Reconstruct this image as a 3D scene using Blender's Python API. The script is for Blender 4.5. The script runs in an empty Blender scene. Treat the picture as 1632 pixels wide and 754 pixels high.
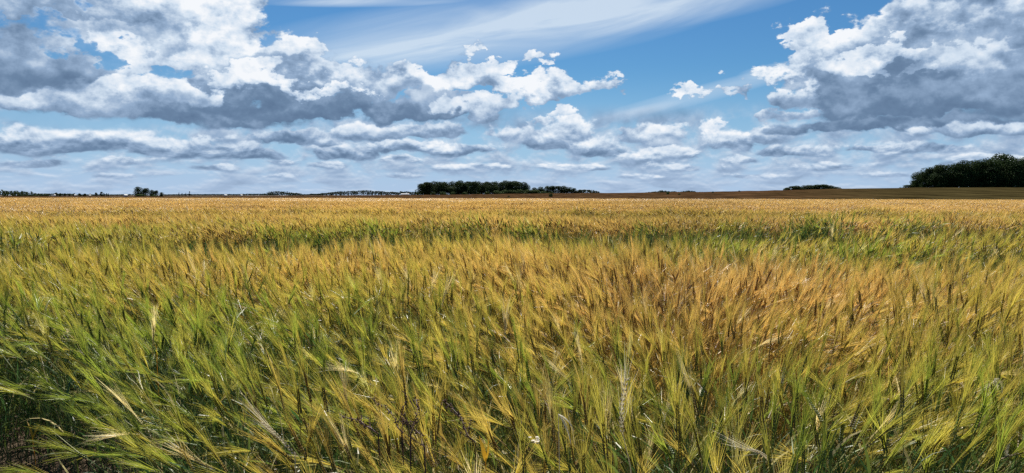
import bpy, math, random
import numpy as np
from mathutils import Vector, Matrix

random.seed(7)
RNG = np.random.default_rng(11)
SC = bpy.context.scene
COL = SC.collection
R = math.radians

# ------------------------------------------------------------------ camera
EYE = Vector((0.0, 0.0, 1.58))
FPX = 1210.0                                     # focal length in photo pixels (photo is 1632 wide)
PITCH = math.atan((377.0 - 311.0) / FPX)         # looking slightly down
ROLL = 0.0
cam_data = bpy.data.cameras.new('camera')
cam = bpy.data.objects.new('camera', cam_data)
COL.objects.link(cam)
cam.location = EYE
cam.rotation_mode = 'XYZ'
cam.rotation_euler = (R(90) - PITCH, 0, 0)
cam.matrix_world = Matrix.Translation(EYE) @ Matrix.Rotation(R(90) - PITCH, 4, 'X') @ Matrix.Rotation(ROLL, 4, 'Z')
cam_data.sensor_width = 36.0
cam_data.lens = 36.0 * FPX / 1632.0
cam_data.clip_start = 0.05
cam_data.clip_end = 30000.0
SC.camera = cam
CAMROT = cam.matrix_world.to_3x3()


def ray(px, py):
    """world direction seen at a point of the photograph"""
    return (CAMROT @ Vector(((px - 816.0) / FPX, -(py - 377.0) / FPX, -1.0))).normalized()


def azel(px, py):
    d = ray(px, py)
    return math.atan2(d.x, d.y), d.z / math.hypot(d.x, d.y)


# ------------------------------------------------------------------ node helper
class N:
    """a socket with operators: builds Math nodes from plain expressions"""
    def __init__(s, nt, sock): s.nt, s.s = nt, sock

    def _m(s, op, *args, clamp=False):
        n = s.nt.nodes.new('ShaderNodeMath'); n.operation = op; n.use_clamp = clamp
        for i, a in enumerate(args):
            if isinstance(a, N): s.nt.links.new(a.s, n.inputs[i])
            else: n.inputs[i].default_value = a
        return N(s.nt, n.outputs[0])
    def __add__(s, o): return s._m('ADD', s, o)
    __radd__ = __add__
    def __sub__(s, o): return s._m('SUBTRACT', s, o)
    def __rsub__(s, o): return s._m('SUBTRACT', o, s)
    def __mul__(s, o): return s._m('MULTIPLY', s, o)
    __rmul__ = __mul__
    def __truediv__(s, o): return s._m('DIVIDE', s, o)
    def __rtruediv__(s, o): return s._m('DIVIDE', o, s)
    def min(s, o): return s._m('MINIMUM', s, o)
    def max(s, o): return s._m('MAXIMUM', s, o)
    def pow(s, o): return s._m('POWER', s, o)
    def f(s, op, *a): return s._m(op, s, *a)
    def sstep(s, a, b, lo=0.0, hi=1.0):
        n = s.nt.nodes.new('ShaderNodeMapRange'); n.interpolation_type = 'SMOOTHSTEP'
        s.nt.links.new(s.s, n.inputs[0])
        for i, v in enumerate((a, b, lo, hi)):
            if isinstance(v, N): s.nt.links.new(v.s, n.inputs[i + 1])
            else: n.inputs[i + 1].default_value = v
        return N(s.nt, n.outputs[0])


def comb(nt, x, y, z=0.0):
    n = nt.nodes.new('ShaderNodeCombineXYZ')
    for i, a in enumerate((x, y, z)):
        if isinstance(a, N): nt.links.new(a.s, n.inputs[i])
        else: n.inputs[i].default_value = a
    return N(nt, n.outputs[0])


def noise(nt, vec, scale, detail=5.0, rough=0.55, lac=2.0, dist=0.0, dim='3D', typ='FBM'):
    n = nt.nodes.new('ShaderNodeTexNoise'); n.noise_dimensions = dim; n.noise_type = typ
    if vec is not None: nt.links.new(vec.s, n.inputs['Vector'])
    n.inputs['Scale'].default_value = scale; n.inputs['Detail'].default_value = detail
    n.inputs['Roughness'].default_value = rough; n.inputs['Lacunarity'].default_value = lac
    n.inputs['Distortion'].default_value = dist
    return N(nt, n.outputs['Fac'])


def mixc(nt, f, a, b, typ='MIX'):
    n = nt.nodes.new('ShaderNodeMix'); n.data_type = 'RGBA'; n.blend_type = typ
    for i, v in ((0, f), (6, a), (7, b)):
        if isinstance(v, N): nt.links.new(v.s, n.inputs[i])
        elif isinstance(v, (tuple, list)): n.inputs[i].default_value = (*v[:3], 1)
        else: n.inputs[i].default_value = v
    return N(nt, n.outputs[2])


# ------------------------------------------------------------------ sky, clouds, sun
SUN_EL, SUN_AZ = R(50), R(-6)                    # high in front of the camera, a little left
SUN_DIR = Vector((math.sin(SUN_AZ) * math.cos(SUN_EL), math.cos(SUN_AZ) * math.cos(SUN_EL), math.sin(SUN_EL)))

world = bpy.data.worlds.new("World")
SC.world = world
world.use_nodes = True
wt = world.node_tree
wt.nodes.clear()
world.cycles.sampling_method = 'MANUAL'
world.cycles.sample_map_resolution = 512

sky = wt.nodes.new('ShaderNodeTexSky'); sky.sky_type = 'NISHITA'; sky.sun_disc = False
sky.sun_elevation = SUN_EL; sky.sun_rotation = SUN_AZ
sky.air_density = 1.0; sky.dust_density = 0.3; sky.ozone_density = 2.0; sky.altitude = 50
geo = wt.nodes.new('ShaderNodeTexCoord')
sep = wt.nodes.new('ShaderNodeSeparateXYZ'); wt.links.new(geo.outputs['Generated'], sep.inputs[0])
dx, dy, dz = (N(wt, sep.outputs[i]) for i in range(3))
AZ = dx.f('ARCTAN2', dy)
EL = dz / (dx * dx + dy * dy + 0.0004).f('SQRT')     # tangent of the elevation

# cumulus heads, back to front, each a rounded top over a flatter base on the sky:
# (photo px, photo py, rx, ry, brightness of its sunlit top, of its shaded base)
HEADS = [
    # far low rows
    (190, 280, 40, 6, .74, .42), (440, 282, 44, 5, .72, .44), (640, 282, 40, 6, .78, .44), (1010, 282, 40, 6, .84, .48), (1200, 280, 44, 6, .84, .46), (1430, 280, 44, 6, .78, .42),
    (200, 256, 40, 9, .82, .38), (450, 258, 36, 8, .84, .38), (640, 256, 40, 9, .88, .38), (1180, 256, 46, 9, .9, .42),
    (60, 262, 60, 10, .74, .34), (330, 268, 50, 8, .76, .40), (520, 262, 45, 9, .80, .34), (745, 268, 60, 9, .84, .36),
    (920, 268, 60, 9, .88, .44), (1090, 268, 50, 9, .88, .42), (1330, 266, 55, 9, .80, .36), (1560, 262, 50, 10, .80, .36),
    (70, 230, 110, 25, .90, .30), (190, 224, 95, 21, .90, .34), (290, 238, 70, 23, .88, .32), (395, 246, 75, 15, .66, .26),
    (555, 246, 70, 15, .76, .26), (640, 238, 70, 16, .88, .32), (745, 242, 60, 14, .88, .26), (480, 222, 80, 18, .72, .28),
    (595, 216, 65, 15, .84, .34), (690, 212, 80, 16, .84, .36), (810, 216, 55, 20, .96, .46), (878, 222, 62, 30, .98, .34), (955, 238, 70, 20, .80, .30),
    (1046, 216, 48, 21, .98, .44), (1060, 248, 60, 10, .78, .40), (1128, 202, 14, 13, .96, .75), (1165, 230, 46, 22, .96, .38),
    (1222, 216, 42, 22, .92, .36), (1262, 242, 70, 11, .74, .32), (1480, 240, 70, 11, .78, .34), (1385, 236, 50, 9, .8, .34),
    # the great left bank
    (235, 30, 150, 90, .98, .60), (330, 50, 95, 80, 1.0, .62), (110, 120, 150, 58, .95, .50), (385, 92, 76, 44, 1.0, .60), (20, 140, 90, 30, .85, .50), (300, 128, 110, 44, .88, .48),
    (15, 100, 105, 72, .62, .24), (60, 0, 140, 26, .75, .45), (110, 168, 120, 16, .60, .24),
    (470, 112, 95, 40, 1.0, .55), (560, 134, 95, 38, 1.0, .45), (430, 138, 130, 38, .55, .24),
    (205, 165, 80, 34, .85, .42),
    (330, 184, 150, 26, .48, .22), (500, 174, 210, 27, .34, .15), (640, 180, 105, 18, .34, .16),
    (376, 122, 38, 12, .98, .70), (462, 132, 50, 14, 1.0, .60), (525, 146, 40, 11, 1.0, .62), (285, 152, 55, 22, .98, .55),
    (655, 128, 40, 24, .95, .42), (702, 130, 40, 24, .88, .36), (690, 168, 52, 22, .50, .22),
    (788, 106, 46, 12, 1.0, .90), (752, 128, 52, 22, 1.0, .55), (800, 142, 52, 18, .98, .50), (850, 152, 40, 15, 1.0, .50), (905, 138, 50, 24, 1.0, .50),
    (905, 184, 18, 10, .9, .7), (775, 178, 58, 16, .80, .42),
    # the right bank
    (1300, 56, 20, 11, .95, .75), (1157, 146, 20, 8, .95, .8),
    (1325, 112, 66, 52, 1.0, .50), (1385, 72, 72, 50, 1.0, .55), (1465, 46, 95, 44, 1.0, .40), (1550, 28, 110, 48, .92, .28), (1640, 50, 100, 60, .80, .22),
    (1285, 152, 50, 28, 1.0, .50), (1240, 180, 40, 17, 1.0, .50), (1400, 130, 100, 44, .56, .20), (1520, 104, 140, 52, .44, .16), (1620, 140, 120, 56, .38, .17),
    (1440, 168, 170, 32, .32, .14), (1430, 200, 200, 15, .30, .16),
    (1425, 96, 64, 18, .92, .55), (1545, 92, 66, 22, .66, .34), (1610, 206, 130, 14, .72, .34),
]
GAPS = [(88, 44, 26, 12), (138, 76, 18, 14), (262, 118, 18, 8), (90, 190, 120, 9)]

e0 = EL.max(0.0)
low = EL.sstep(0.17, 0.03)                        # 1 near the horizon, where all is smaller and flatter


def billow(az, el, detail):
    n_a = noise(wt, comb(wt, az, el * 1.25, 0.7), 12.0, detail, 0.56)
    n_b = noise(wt, comb(wt, az, (el + 0.028).f('LOGARITHM', math.e) * 0.150, 4.7), 21.0, detail, 0.56, dist=0.2)
    r_ = noise(wt, comb(wt, az, el * 1.2, 2.2), 26.0, detail - 1, 0.52, typ='RIDGED_MULTIFRACTAL')
    return (n_a - 0.5) * (1.0 - low * 0.75) * 1.7 + (n_b - 0.5) * (low * 1.0 + 0.25) * 1.5 + (0.55 - r_) * (0.30 - low * 0.22)


B0 = billow(AZ, e0, 7.0)
B1 = billow(AZ, e0 + (e0 * 0.05 + 0.0022), 5.0)
relief = B0 - B1
amp = (e0 * 0.36).min(0.055) + 0.005
NE = B0 * amp
deck = (B0 + 0.22).sstep(0.0, 0.40) * EL.sstep(0.122, 0.088)      # the broken deck low down, seen edge on
T, A = (0.60 - B0 * 0.75).max(0.28).min(0.84), deck
wn = wt.nodes.new('ShaderNodeTexNoise'); wn.inputs['Scale'].default_value = 16.0; wn.inputs['Detail'].default_value = 6.0; wn.inputs['Roughness'].default_value = 0.57
wt.links.new(comb(wt, AZ, e0 * 1.5, 9.0).s, wn.inputs['Vector'])
ws_ = wt.nodes.new('ShaderNodeSeparateXYZ'); wt.links.new(wn.outputs['Color'], ws_.inputs[0])
PX, PY = AZ + (N(wt, ws_.outputs[0]) - 0.5) * (amp * 5.0), EL + (N(wt, ws_.outputs[1]) - 0.5) * (amp * (2.3 - low * 1.5))
for (px, py, rx, ry, top, base) in HEADS:
    a, e = azel(px, py)
    ra, re = rx / FPX, ry / FPX
    s = math.sqrt(ra * re)
    u, v = PX.f('MULTIPLY_ADD', 1 / ra, -a / ra), PY.f('MULTIPLY_ADD', 1 / re, -e / re)
    vv = v.max(v * -1.5)
    ln = u.f('MULTIPLY_ADD', u, vv * vv).f('SQRT')
    d = ln.f('MULTIPLY_ADD', -s, NE + s)
    mask = d.sstep(-0.001, 0.0045 + 0.16 * s if top > 0.7 else 0.34 * s)
    ti = NE.f('MULTIPLY_ADD', 0.55 / re, v).sstep(-0.35, 0.85, base, top)
    T = mask.f('MULTIPLY_ADD', ti - T, T)
    A = A.max(mask)
for (px, py, rx, ry) in GAPS:
    a, e = azel(px, py)
    u, v = (PX - a) / (rx / FPX), (PY - e) / (ry / FPX)
    A = A * (u * u + v * v - B0 * 3.0).sstep(0.0, 2.4, 0.1, 1.0)
alpha = A
fl = EL.sstep(0.105, 0.055)                        # low down many small clouds overlap: their own tops and bases show
bw = noise(wt, comb(wt, AZ, e0 * 1.3, 12.0), 20.0, 6.0, 0.6)       # puffs turned from the sun, inside the white
tone = (T * 0.93 + 0.01 - (0.56 - bw).max(0.0) * (T * 2.2 - 0.3) * (1.0 - fl) + relief * (T * 0.95 + 0.22 + fl * 0.10) + B0 * 0.22).max(0.0).min(1.0)
ramp = wt.nodes.new('ShaderNodeValToRGB')
wt.links.new(tone.s, ramp.inputs[0])
cr = ramp.color_ramp
cr.elements[0].position = 0.0; cr.elements[0].color = (0.095, 0.160, 0.275, 1)
cr.elements[1].position = 1.0; cr.elements[1].color = (0.93, 0.96, 1.0, 1)
for pos, c in ((0.22, (0.155, 0.245, 0.385)), (0.45, (0.31, 0.435, 0.62)), (0.72, (0.65, 0.76, 0.89))):
    e_ = cr.elements.new(pos); e_.color = (*c, 1)
cumulus = N(wt, ramp.outputs[0])

# high thin veils
qc = comb(wt, AZ * 1.0 - EL * 1.6, EL * 4.6 - AZ * 0.75, 5.0)
vn = noise(wt, qc, 5.0, 7.0, 0.55, dist=0.6)


def veil(px, py, rx, ry, tilt):
    a, e = azel(px, py)
    ca, sa = math.cos(tilt), math.sin(tilt)
    u = (AZ - a) * ca + (EL - e) * sa
    v = (EL - e) * ca - (AZ - a) * sa
    u, v = u / (rx / FPX), v / (ry / FPX)
    return (1.0 - (u * u + v * v)).max(0.0)


vm = veil(790, 48, 420, 62, R(7)) * 0.95 + veil(1010, 12, 300, 42, R(5)) * 0.8 + veil(600, 85, 230, 34, R(10)) * 0.5 \
    + veil(1110, 152, 200, 15, R(13)) * 0.95 + veil(1010, 180, 80, 9, R(12)) * 0.8 + veil(560, 3, 190, 9, R(3)) * 0.9 + veil(1240, 112, 60, 12, 0.1) * 0.7
veil_a = (vm * (vn * 2.1 - 0.42)).max(0.0).min(1.0) * 0.80

hsv = wt.nodes.new('ShaderNodeHueSaturation'); wt.links.new(sky.outputs[0], hsv.inputs['Color'])
hsv.inputs['Saturation'].default_value = 1.2
SKY_STRENGTH = 0.066
skyc = mixc(wt, 1.0, N(wt, hsv.outputs[0]), (SKY_STRENGTH * 0.54, SKY_STRENGTH * 0.90, SKY_STRENGTH * 1.15), 'MULTIPLY')
skyc = mixc(wt, veil_a * 0.92, skyc, (0.76, 0.86, 0.95))
# pale air at the horizon
skyc = mixc(wt, EL.sstep(0.17, 0.0) * 0.80, skyc, (0.40, 0.58, 0.87))
skyc = mixc(wt, alpha, skyc, cumulus)
# distance pales everything low down
skyc = mixc(wt, EL.sstep(0.055, 0.0) * 0.52, skyc, (0.47, 0.60, 0.80))
bg = wt.nodes.new('ShaderNodeBackground'); wt.links.new(skyc.s, bg.inputs[0])
bg.inputs[1].default_value = 0.555
wo = wt.nodes.new('ShaderNodeOutputWorld'); wt.links.new(bg.outputs[0], wo.inputs[0])

sun_data = bpy.data.lights.new('sun', 'SUN')
sun_data.energy = 5.0; sun_data.angle = R(0.53); sun_data.color = (1.0, 0.95, 0.86)
sun = bpy.data.objects.new('sun', sun_data); COL.objects.link(sun)
sun.rotation_euler = (-SUN_DIR).to_track_quat('-Z', 'Y').to_euler()

SC.view_settings.view_transform = 'Standard'
SC.view_settings.look = 'None'
SC.view_settings.exposure = 0.82
SC.view_settings.gamma = 1.0
SC.view_settings.use_curve_mapping = False
SC.cycles.max_bounces = 5
SC.cycles.diffuse_bounces = 4
SC.cycles.glossy_bounces = 1
SC.cycles.transmission_bounces = 3
SC.cycles.transparent_max_bounces = 4
SC.cycles.use_adaptive_sampling = True
SC.cycles.adaptive_threshold = 0.01
SC.cycles.use_denoising = False

# ------------------------------------------------------------------ object helpers
def tag(o, label=None, cat=None, group=None, kind=None):
    if label: o['label'] = label
    if cat: o['category'] = cat
    if group: o['group'] = group
    if kind: o['kind'] = kind
    return o


def link(o, parent=None):
    COL.objects.link(o)
    if parent is not None: o.parent = parent
    return o


def empty(name, loc, label=None, cat=None, group=None):
    o = bpy.data.objects.new(name, None); o.location = loc; o.empty_display_size = 0.2
    return tag(link(o), label, cat, group)


class Geo:
    """collects faces, with a material slot and two numbers per vertex (tt along the piece, rnd per plant)"""
    def __init__(s): s.v, s.f, s.m, s.tt, s.rn, s.n = [], [], [], [], [], 0

    def add(s, verts, faces, mat=0, tt=None, rnd=0.5):
        verts = np.asarray(verts, float); k = len(verts)
        s.v.append(verts)
        s.f += [tuple(int(i) + s.n for i in f) for f in faces]
        s.m += [mat] * len(faces)
        s.tt.append(np.full(k, 0.5) if tt is None else np.asarray(tt, float))
        s.rn.append(np.full(k, rnd)); s.n += k

    def merge(s, g, mat4, rnd):
        V = np.concatenate(g.v) @ mat4[:3, :3].T + mat4[:3, 3]
        s.v.append(V); s.f += [tuple(i + s.n for i in f) for f in g.f]; s.m += g.m
        s.tt += g.tt; s.rn.append(np.full(len(V), rnd)); s.n += len(V)

    def mesh(s, name, mats, smooth=False):
        me = bpy.data.meshes.new(name)
        V = np.concatenate(s.v)
        me.from_pydata(V.tolist(), [], s.f)
        for m in mats: me.materials.append(m)
        me.polygons.foreach_set('material_index', s.m)
        if smooth: me.polygons.foreach_set('use_smooth', [True] * len(s.f))
        for nm, arr in (('tt', np.concatenate(s.tt)), ('rnd', np.concatenate(s.rn))):
            a = me.attributes.new(nm, 'FLOAT', 'POINT'); a.data.foreach_set('value', arr.astype(np.float32))
        me.update()
        return me


def obj(name, geo_, mats, parent=None, smooth=False):
    me = geo_ if isinstance(geo_, bpy.types.Mesh) else geo_.mesh(name, mats, smooth)
    return link(bpy.data.objects.new(name, me), parent)


# ------------------------------------------------------------------ materials
def new_mat(name):
    m = bpy.data.materials.new(name); m.use_nodes = True; m.node_tree.nodes.clear()
    return m, m.node_tree


def attr(nt, name, typ='GEOMETRY'):
    n = nt.nodes.new('ShaderNodeAttribute'); n.attribute_name = name; n.attribute_type = typ
    return N(nt, n.outputs['Fac'])


def surface(nt, col, rough=0.6, trans=0.0, tcol=None, spec=0.3, bump=None):
    p = nt.nodes.new('ShaderNodeBsdfPrincipled')
    if isinstance(col, N): nt.links.new(col.s, p.inputs['Base Color'])
    else: p.inputs['Base Color'].default_value = (*col, 1)
    p.inputs['Roughness'].default_value = rough
    p.inputs['Specular IOR Level'].default_value = spec
    if bump is not None:
        b = nt.nodes.new('ShaderNodeBump'); b.inputs['Strength'].default_value = bump[1]; b.inputs['Distance'].default_value = bump[2]
        nt.links.new(bump[0].s, b.inputs['Height']); nt.links.new(b.outputs[0], p.inputs['Normal'])
    out = nt.nodes.new('ShaderNodeOutputMaterial')
    if trans > 0:
        t = nt.nodes.new('ShaderNodeBsdfTranslucent')
        c = tcol if tcol is not None else col
        if isinstance(c, N): nt.links.new(c.s, t.inputs[0])
        else: t.inputs[0].default_value = (*c, 1)
        x = nt.nodes.new('ShaderNodeMixShader'); x.inputs[0].default_value = trans
        nt.links.new(p.outputs[0], x.inputs[1]); nt.links.new(t.outputs[0], x.inputs[2]); nt.links.new(x.outputs[0], out.inputs[0])
    else:
        nt.links.new(p.outputs[0], out.inputs[0])


def plant_mat(name, green, mid, gold, straw, rough, trans, spread=0.35, straw_share=0.08, base=None):
    """colour runs green > mid > gold with the plant's ripeness; a few plants are bleached straw"""
    m, nt = new_mat(name)
    ripe = attr(nt, 'ripe', 'INSTANCER')
    rnd = attr(nt, 'rnd'); tt = attr(nt, 'tt')
    oi = nt.nodes.new('ShaderNodeObjectInfo'); orn = N(nt, oi.outputs['Random'])
    r2 = (rnd * 7.31 + orn * 3.77).f('FRACT')
    r3 = (rnd * 23.7 + orn * 11.3).f('FRACT')
    t = (ripe + (r2 - 0.5) * spread * (2.4 - ripe * 1.6) + (tt - 0.5) * 0.16).max(0.0).min(1.0)
    rp = nt.nodes.new('ShaderNodeValToRGB'); nt.links.new(t.s, rp.inputs[0])
    e = rp.color_ramp.elements
    e[0].position = 0.05; e[0].color = (*green, 1); e[1].position = 0.95; e[1].color = (*gold, 1)
    x = e.new(0.5); x.color = (*mid, 1)
    c = N(nt, rp.outputs[0])
    c = mixc(nt, r3.sstep(1.0 - straw_share, 1.0 - straw_share + 0.04), c, straw)
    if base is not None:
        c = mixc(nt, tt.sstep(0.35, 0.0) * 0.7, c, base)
    hsv_ = nt.nodes.new('ShaderNodeHueSaturation'); nt.links.new(c.s, hsv_.inputs['Color'])
    nt.links.new(((r3 - 0.5) * (0.6 - ripe * 0.35) + 1.0).s, hsv_.inputs['Value'])
    surface(nt, N(nt, hsv_.outputs[0]), rough, trans)
    return m


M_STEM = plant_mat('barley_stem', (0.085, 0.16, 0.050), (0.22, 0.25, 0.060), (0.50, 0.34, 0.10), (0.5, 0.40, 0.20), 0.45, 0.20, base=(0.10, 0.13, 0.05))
M_LEAF = plant_mat('barley_leaf', (0.050, 0.110, 0.030), (0.15, 0.19, 0.035), (0.46, 0.30, 0.07), (0.60, 0.50, 0.24), 0.42, 0.36, 0.42, 0.06)
M_EAR = plant_mat('barley_ear', (0.10, 0.16, 0.030), (0.19, 0.125, 0.032), (0.22, 0.080, 0.024), (0.55, 0.45, 0.22), 0.5, 0.22, 0.3, 0.03)
M_AWN = plant_mat('barley_awn', (0.33, 0.41, 0.05), (0.60, 0.48, 0.08), (0.76, 0.49, 0.135), (0.80, 0.66, 0.34), 0.34, 0.50, 0.26, 0.04)
BARLEY = [M_STEM, M_LEAF, M_EAR, M_AWN]

# ------------------------------------------------------------------ the lie of the land
def ss(t): t = np.clip(t, 0, 1); return t * t * (3 - 2 * t)


def ground_z(x, y):
    """level near the camera; beyond the barley the land lifts gently, most to the right"""
    x = np.asarray(x, float); y = np.asarray(y, float)
    t = x / np.maximum(np.abs(y), 30.0)
    s = ss((t + 0.55) / 1.15)
    length = 640 - 330 * ss((t - 0.05) / 0.5)
    top = -0.6 + 5.6 * s
    bumps = 0.25 * np.sin(x / 67.0 + 1.0) * np.sin(y / 91.0) * ss((y - 150) / 300)
    return np.where(y > 0, top * ss((y - 120) / length) + bumps, 0.0)


def gz(x, y): return float(ground_z(x, y))


def at(px, d):
    """the ground point at depth d behind a point of the photograph's horizon"""
    x = (px - 816.0) / FPX * d
    return Vector((x, d, gz(x, d)))


def axis(lo, hi, n, p=2.6):
    u = np.linspace(-1, 1, n); w = np.sign(u) * np.abs(u) ** p
    return np.where(w < 0, -w * lo, w * hi)


def field_end(x): return 168.0 - 0.50 * x          # where the barley stops


gx = axis(-6000, 6000, 221, 3.0); gy = axis(-1500, 7500, 281, 3.0)
X, Y = np.meshgrid(gx, gy)
V = np.stack([X.ravel(), Y.ravel(), ground_z(X, Y).ravel()], 1)
nx, ny = len(gx), len(gy)
F = [(j * nx + i, j * nx + i + 1, (j + 1) * nx + i + 1, (j + 1) * nx + i) for j in range(ny - 1) for i in range(nx - 1)]
m_ground, nt = new_mat('ground')
tc = nt.nodes.new('ShaderNodeNewGeometry'); P = N(nt, tc.outputs['Position'])
na = noise(nt, P, 9.0, 8, 0.65); nb = noise(nt, P, 0.004, 4, 0.55); nc = noise(nt, P, 1.1, 5, 0.6)
soil = mixc(nt, na, (0.050, 0.034, 0.022), (0.15, 0.105, 0.068))
surface(nt, mixc(nt, nc * 0.5, soil, (0.06, 0.05, 0.03)), 0.95, bump=(na, 0.8, 0.04), spec=0.1)
g = Geo(); g.add(V, F)
ground = tag(obj('ground', g, [m_ground], smooth=True), kind='structure')

# the red-brown field on the rise beyond the barley, cloud shade put into its colour
def sheet(name, rows, zoff, mat, jitter=0.0):
    """rows: list of rows of (x, y) points; a sheet laid zoff above the ground"""
    A = np.array(rows, float); r, c = A.shape[:2]
    z = ground_z(A[..., 0], A[..., 1]) + zoff
    if jitter: z = z + RNG.normal(0, jitter, z.shape)
    V = np.dstack([A, z]).reshape(-1, 3)
    F = [(j * c + i, j * c + i + 1, (j + 1) * c + i + 1, (j + 1) * c + i) for j in range(r - 1) for i in range(c - 1)]
    g = Geo(); g.add(V, F)
    return obj(name, g, [mat], smooth=True)


m_brown, nt = new_mat('brown_field')
tc = nt.nodes.new('ShaderNodeNewGeometry'); P = N(nt, tc.outputs['Position'])
sp = nt.nodes.new('ShaderNodeSeparateXYZ'); nt.links.new(P.s, sp.inputs[0])
px_, py_ = N(nt, sp.outputs[0]), N(nt, sp.outputs[1])
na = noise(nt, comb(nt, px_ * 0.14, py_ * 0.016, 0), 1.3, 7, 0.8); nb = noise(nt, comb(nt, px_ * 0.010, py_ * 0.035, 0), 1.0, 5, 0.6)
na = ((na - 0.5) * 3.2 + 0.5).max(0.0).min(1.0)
c1 = mixc(nt, na, (0.002, 0.001, 0.001), (0.110, 0.058, 0.028))  # reddish crop, darkened for the cloud's shade
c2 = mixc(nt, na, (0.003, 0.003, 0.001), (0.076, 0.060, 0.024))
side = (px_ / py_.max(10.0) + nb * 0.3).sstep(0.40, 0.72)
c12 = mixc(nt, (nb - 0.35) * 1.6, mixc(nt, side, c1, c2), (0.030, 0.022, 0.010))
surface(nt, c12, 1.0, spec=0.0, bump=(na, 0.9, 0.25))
rows = []
xs = np.linspace(-900, 1500, 260)
for k in range(70):
    u = (k / 69.0) ** 1.6
    rows.append([(x, (field_end(np.clip(x, -400, 130)) + 0.5) * (1 - u) + (1500 if x > -150 else 1100) * u) for x in xs])
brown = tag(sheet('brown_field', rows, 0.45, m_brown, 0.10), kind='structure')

# ------------------------------------------------------------------ barley plants
def frame(d):
    d = d / np.linalg.norm(d)
    a = np.cross(d, (0.0, 0.0, 1.0))
    if np.linalg.norm(a) < 1e-3: a = np.array((1.0, 0, 0))
    a /= np.linalg.norm(a)
    return d, a, np.cross(d, a)


def path(p0, inc0, inc1, length, n, az=0.0, power=1.5):
    """a bending line: inclination from the vertical goes inc0 > inc1 on the way up"""
    pts = [np.array(p0, float)]; dirs = []
    for i in range(n):
        u = (i + 0.5) / n
        inc = inc0 + (inc1 - inc0) * u ** power
        d = np.array((math.sin(inc) * math.cos(az), math.sin(inc) * math.sin(az), math.cos(inc)))
        dirs.append(d); pts.append(pts[-1] + d * length / n)
    return np.array(pts), dirs


def ribbon(g, pts, widths, mat, roll=0.0, t0=0.0, t1=1.0, rnd=0.5, keel=0.0):
    n = len(pts); V = []; tt = []
    for i, p in enumerate(pts):
        d = pts[min(i + 1, n - 1)] - pts[max(i - 1, 0)]
        d, a, b = frame(d)
        s = a * math.cos(roll) + b * math.sin(roll)
        w = widths[i] / 2
        V += [p - s * w, p + s * w]; u = t0 + (t1 - t0) * i / (n - 1); tt += [u, u]
    F = [(2 * i, 2 * i + 1, 2 * i + 3, 2 * i + 2) for i in range(n - 1)]
    g.add(V, F, mat, tt, rnd)


def tube(g, pts, rad, mat, sides=3, t0=0.0, t1=1.0, rnd=0.5):
    n = len(pts); V = []; tt = []
    for i, p in enumerate(pts):
        d, a, b = frame(pts[min(i + 1, n - 1)] - pts[max(i - 1, 0)])
        for k in range(sides):
            an = 2 * math.pi * k / sides
            V.append(p + (a * math.cos(an) + b * math.sin(an)) * rad[i]); tt.append(t0 + (t1 - t0) * i / (n - 1))
    F = [(i * sides + k, i * sides + (k + 1) % sides, (i + 1) * sides + (k + 1) % sides, (i + 1) * sides + k) for i in range(n - 1) for k in range(sides)]
    g.add(V, F, mat, tt, rnd)


def kernel(g, c, d, L, w, mat, tt, rnd):
    d, a, b = frame(d)
    V = [c - d * L * .5, c + a * w * .5 - d * L * .08, c + b * w * .4 - d * L * .08, c - a * w * .5 - d * L * .08, c - b * w * .4 - d * L * .08, c + d * L * .5]
    F = [(0, 2, 1), (0, 3, 2), (0, 4, 3), (0, 1, 4), (5, 1, 2), (5, 2, 3), (5, 3, 4), (5, 4, 1)]
    g.add(V, F, mat, [tt] * 6, rnd)


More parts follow.
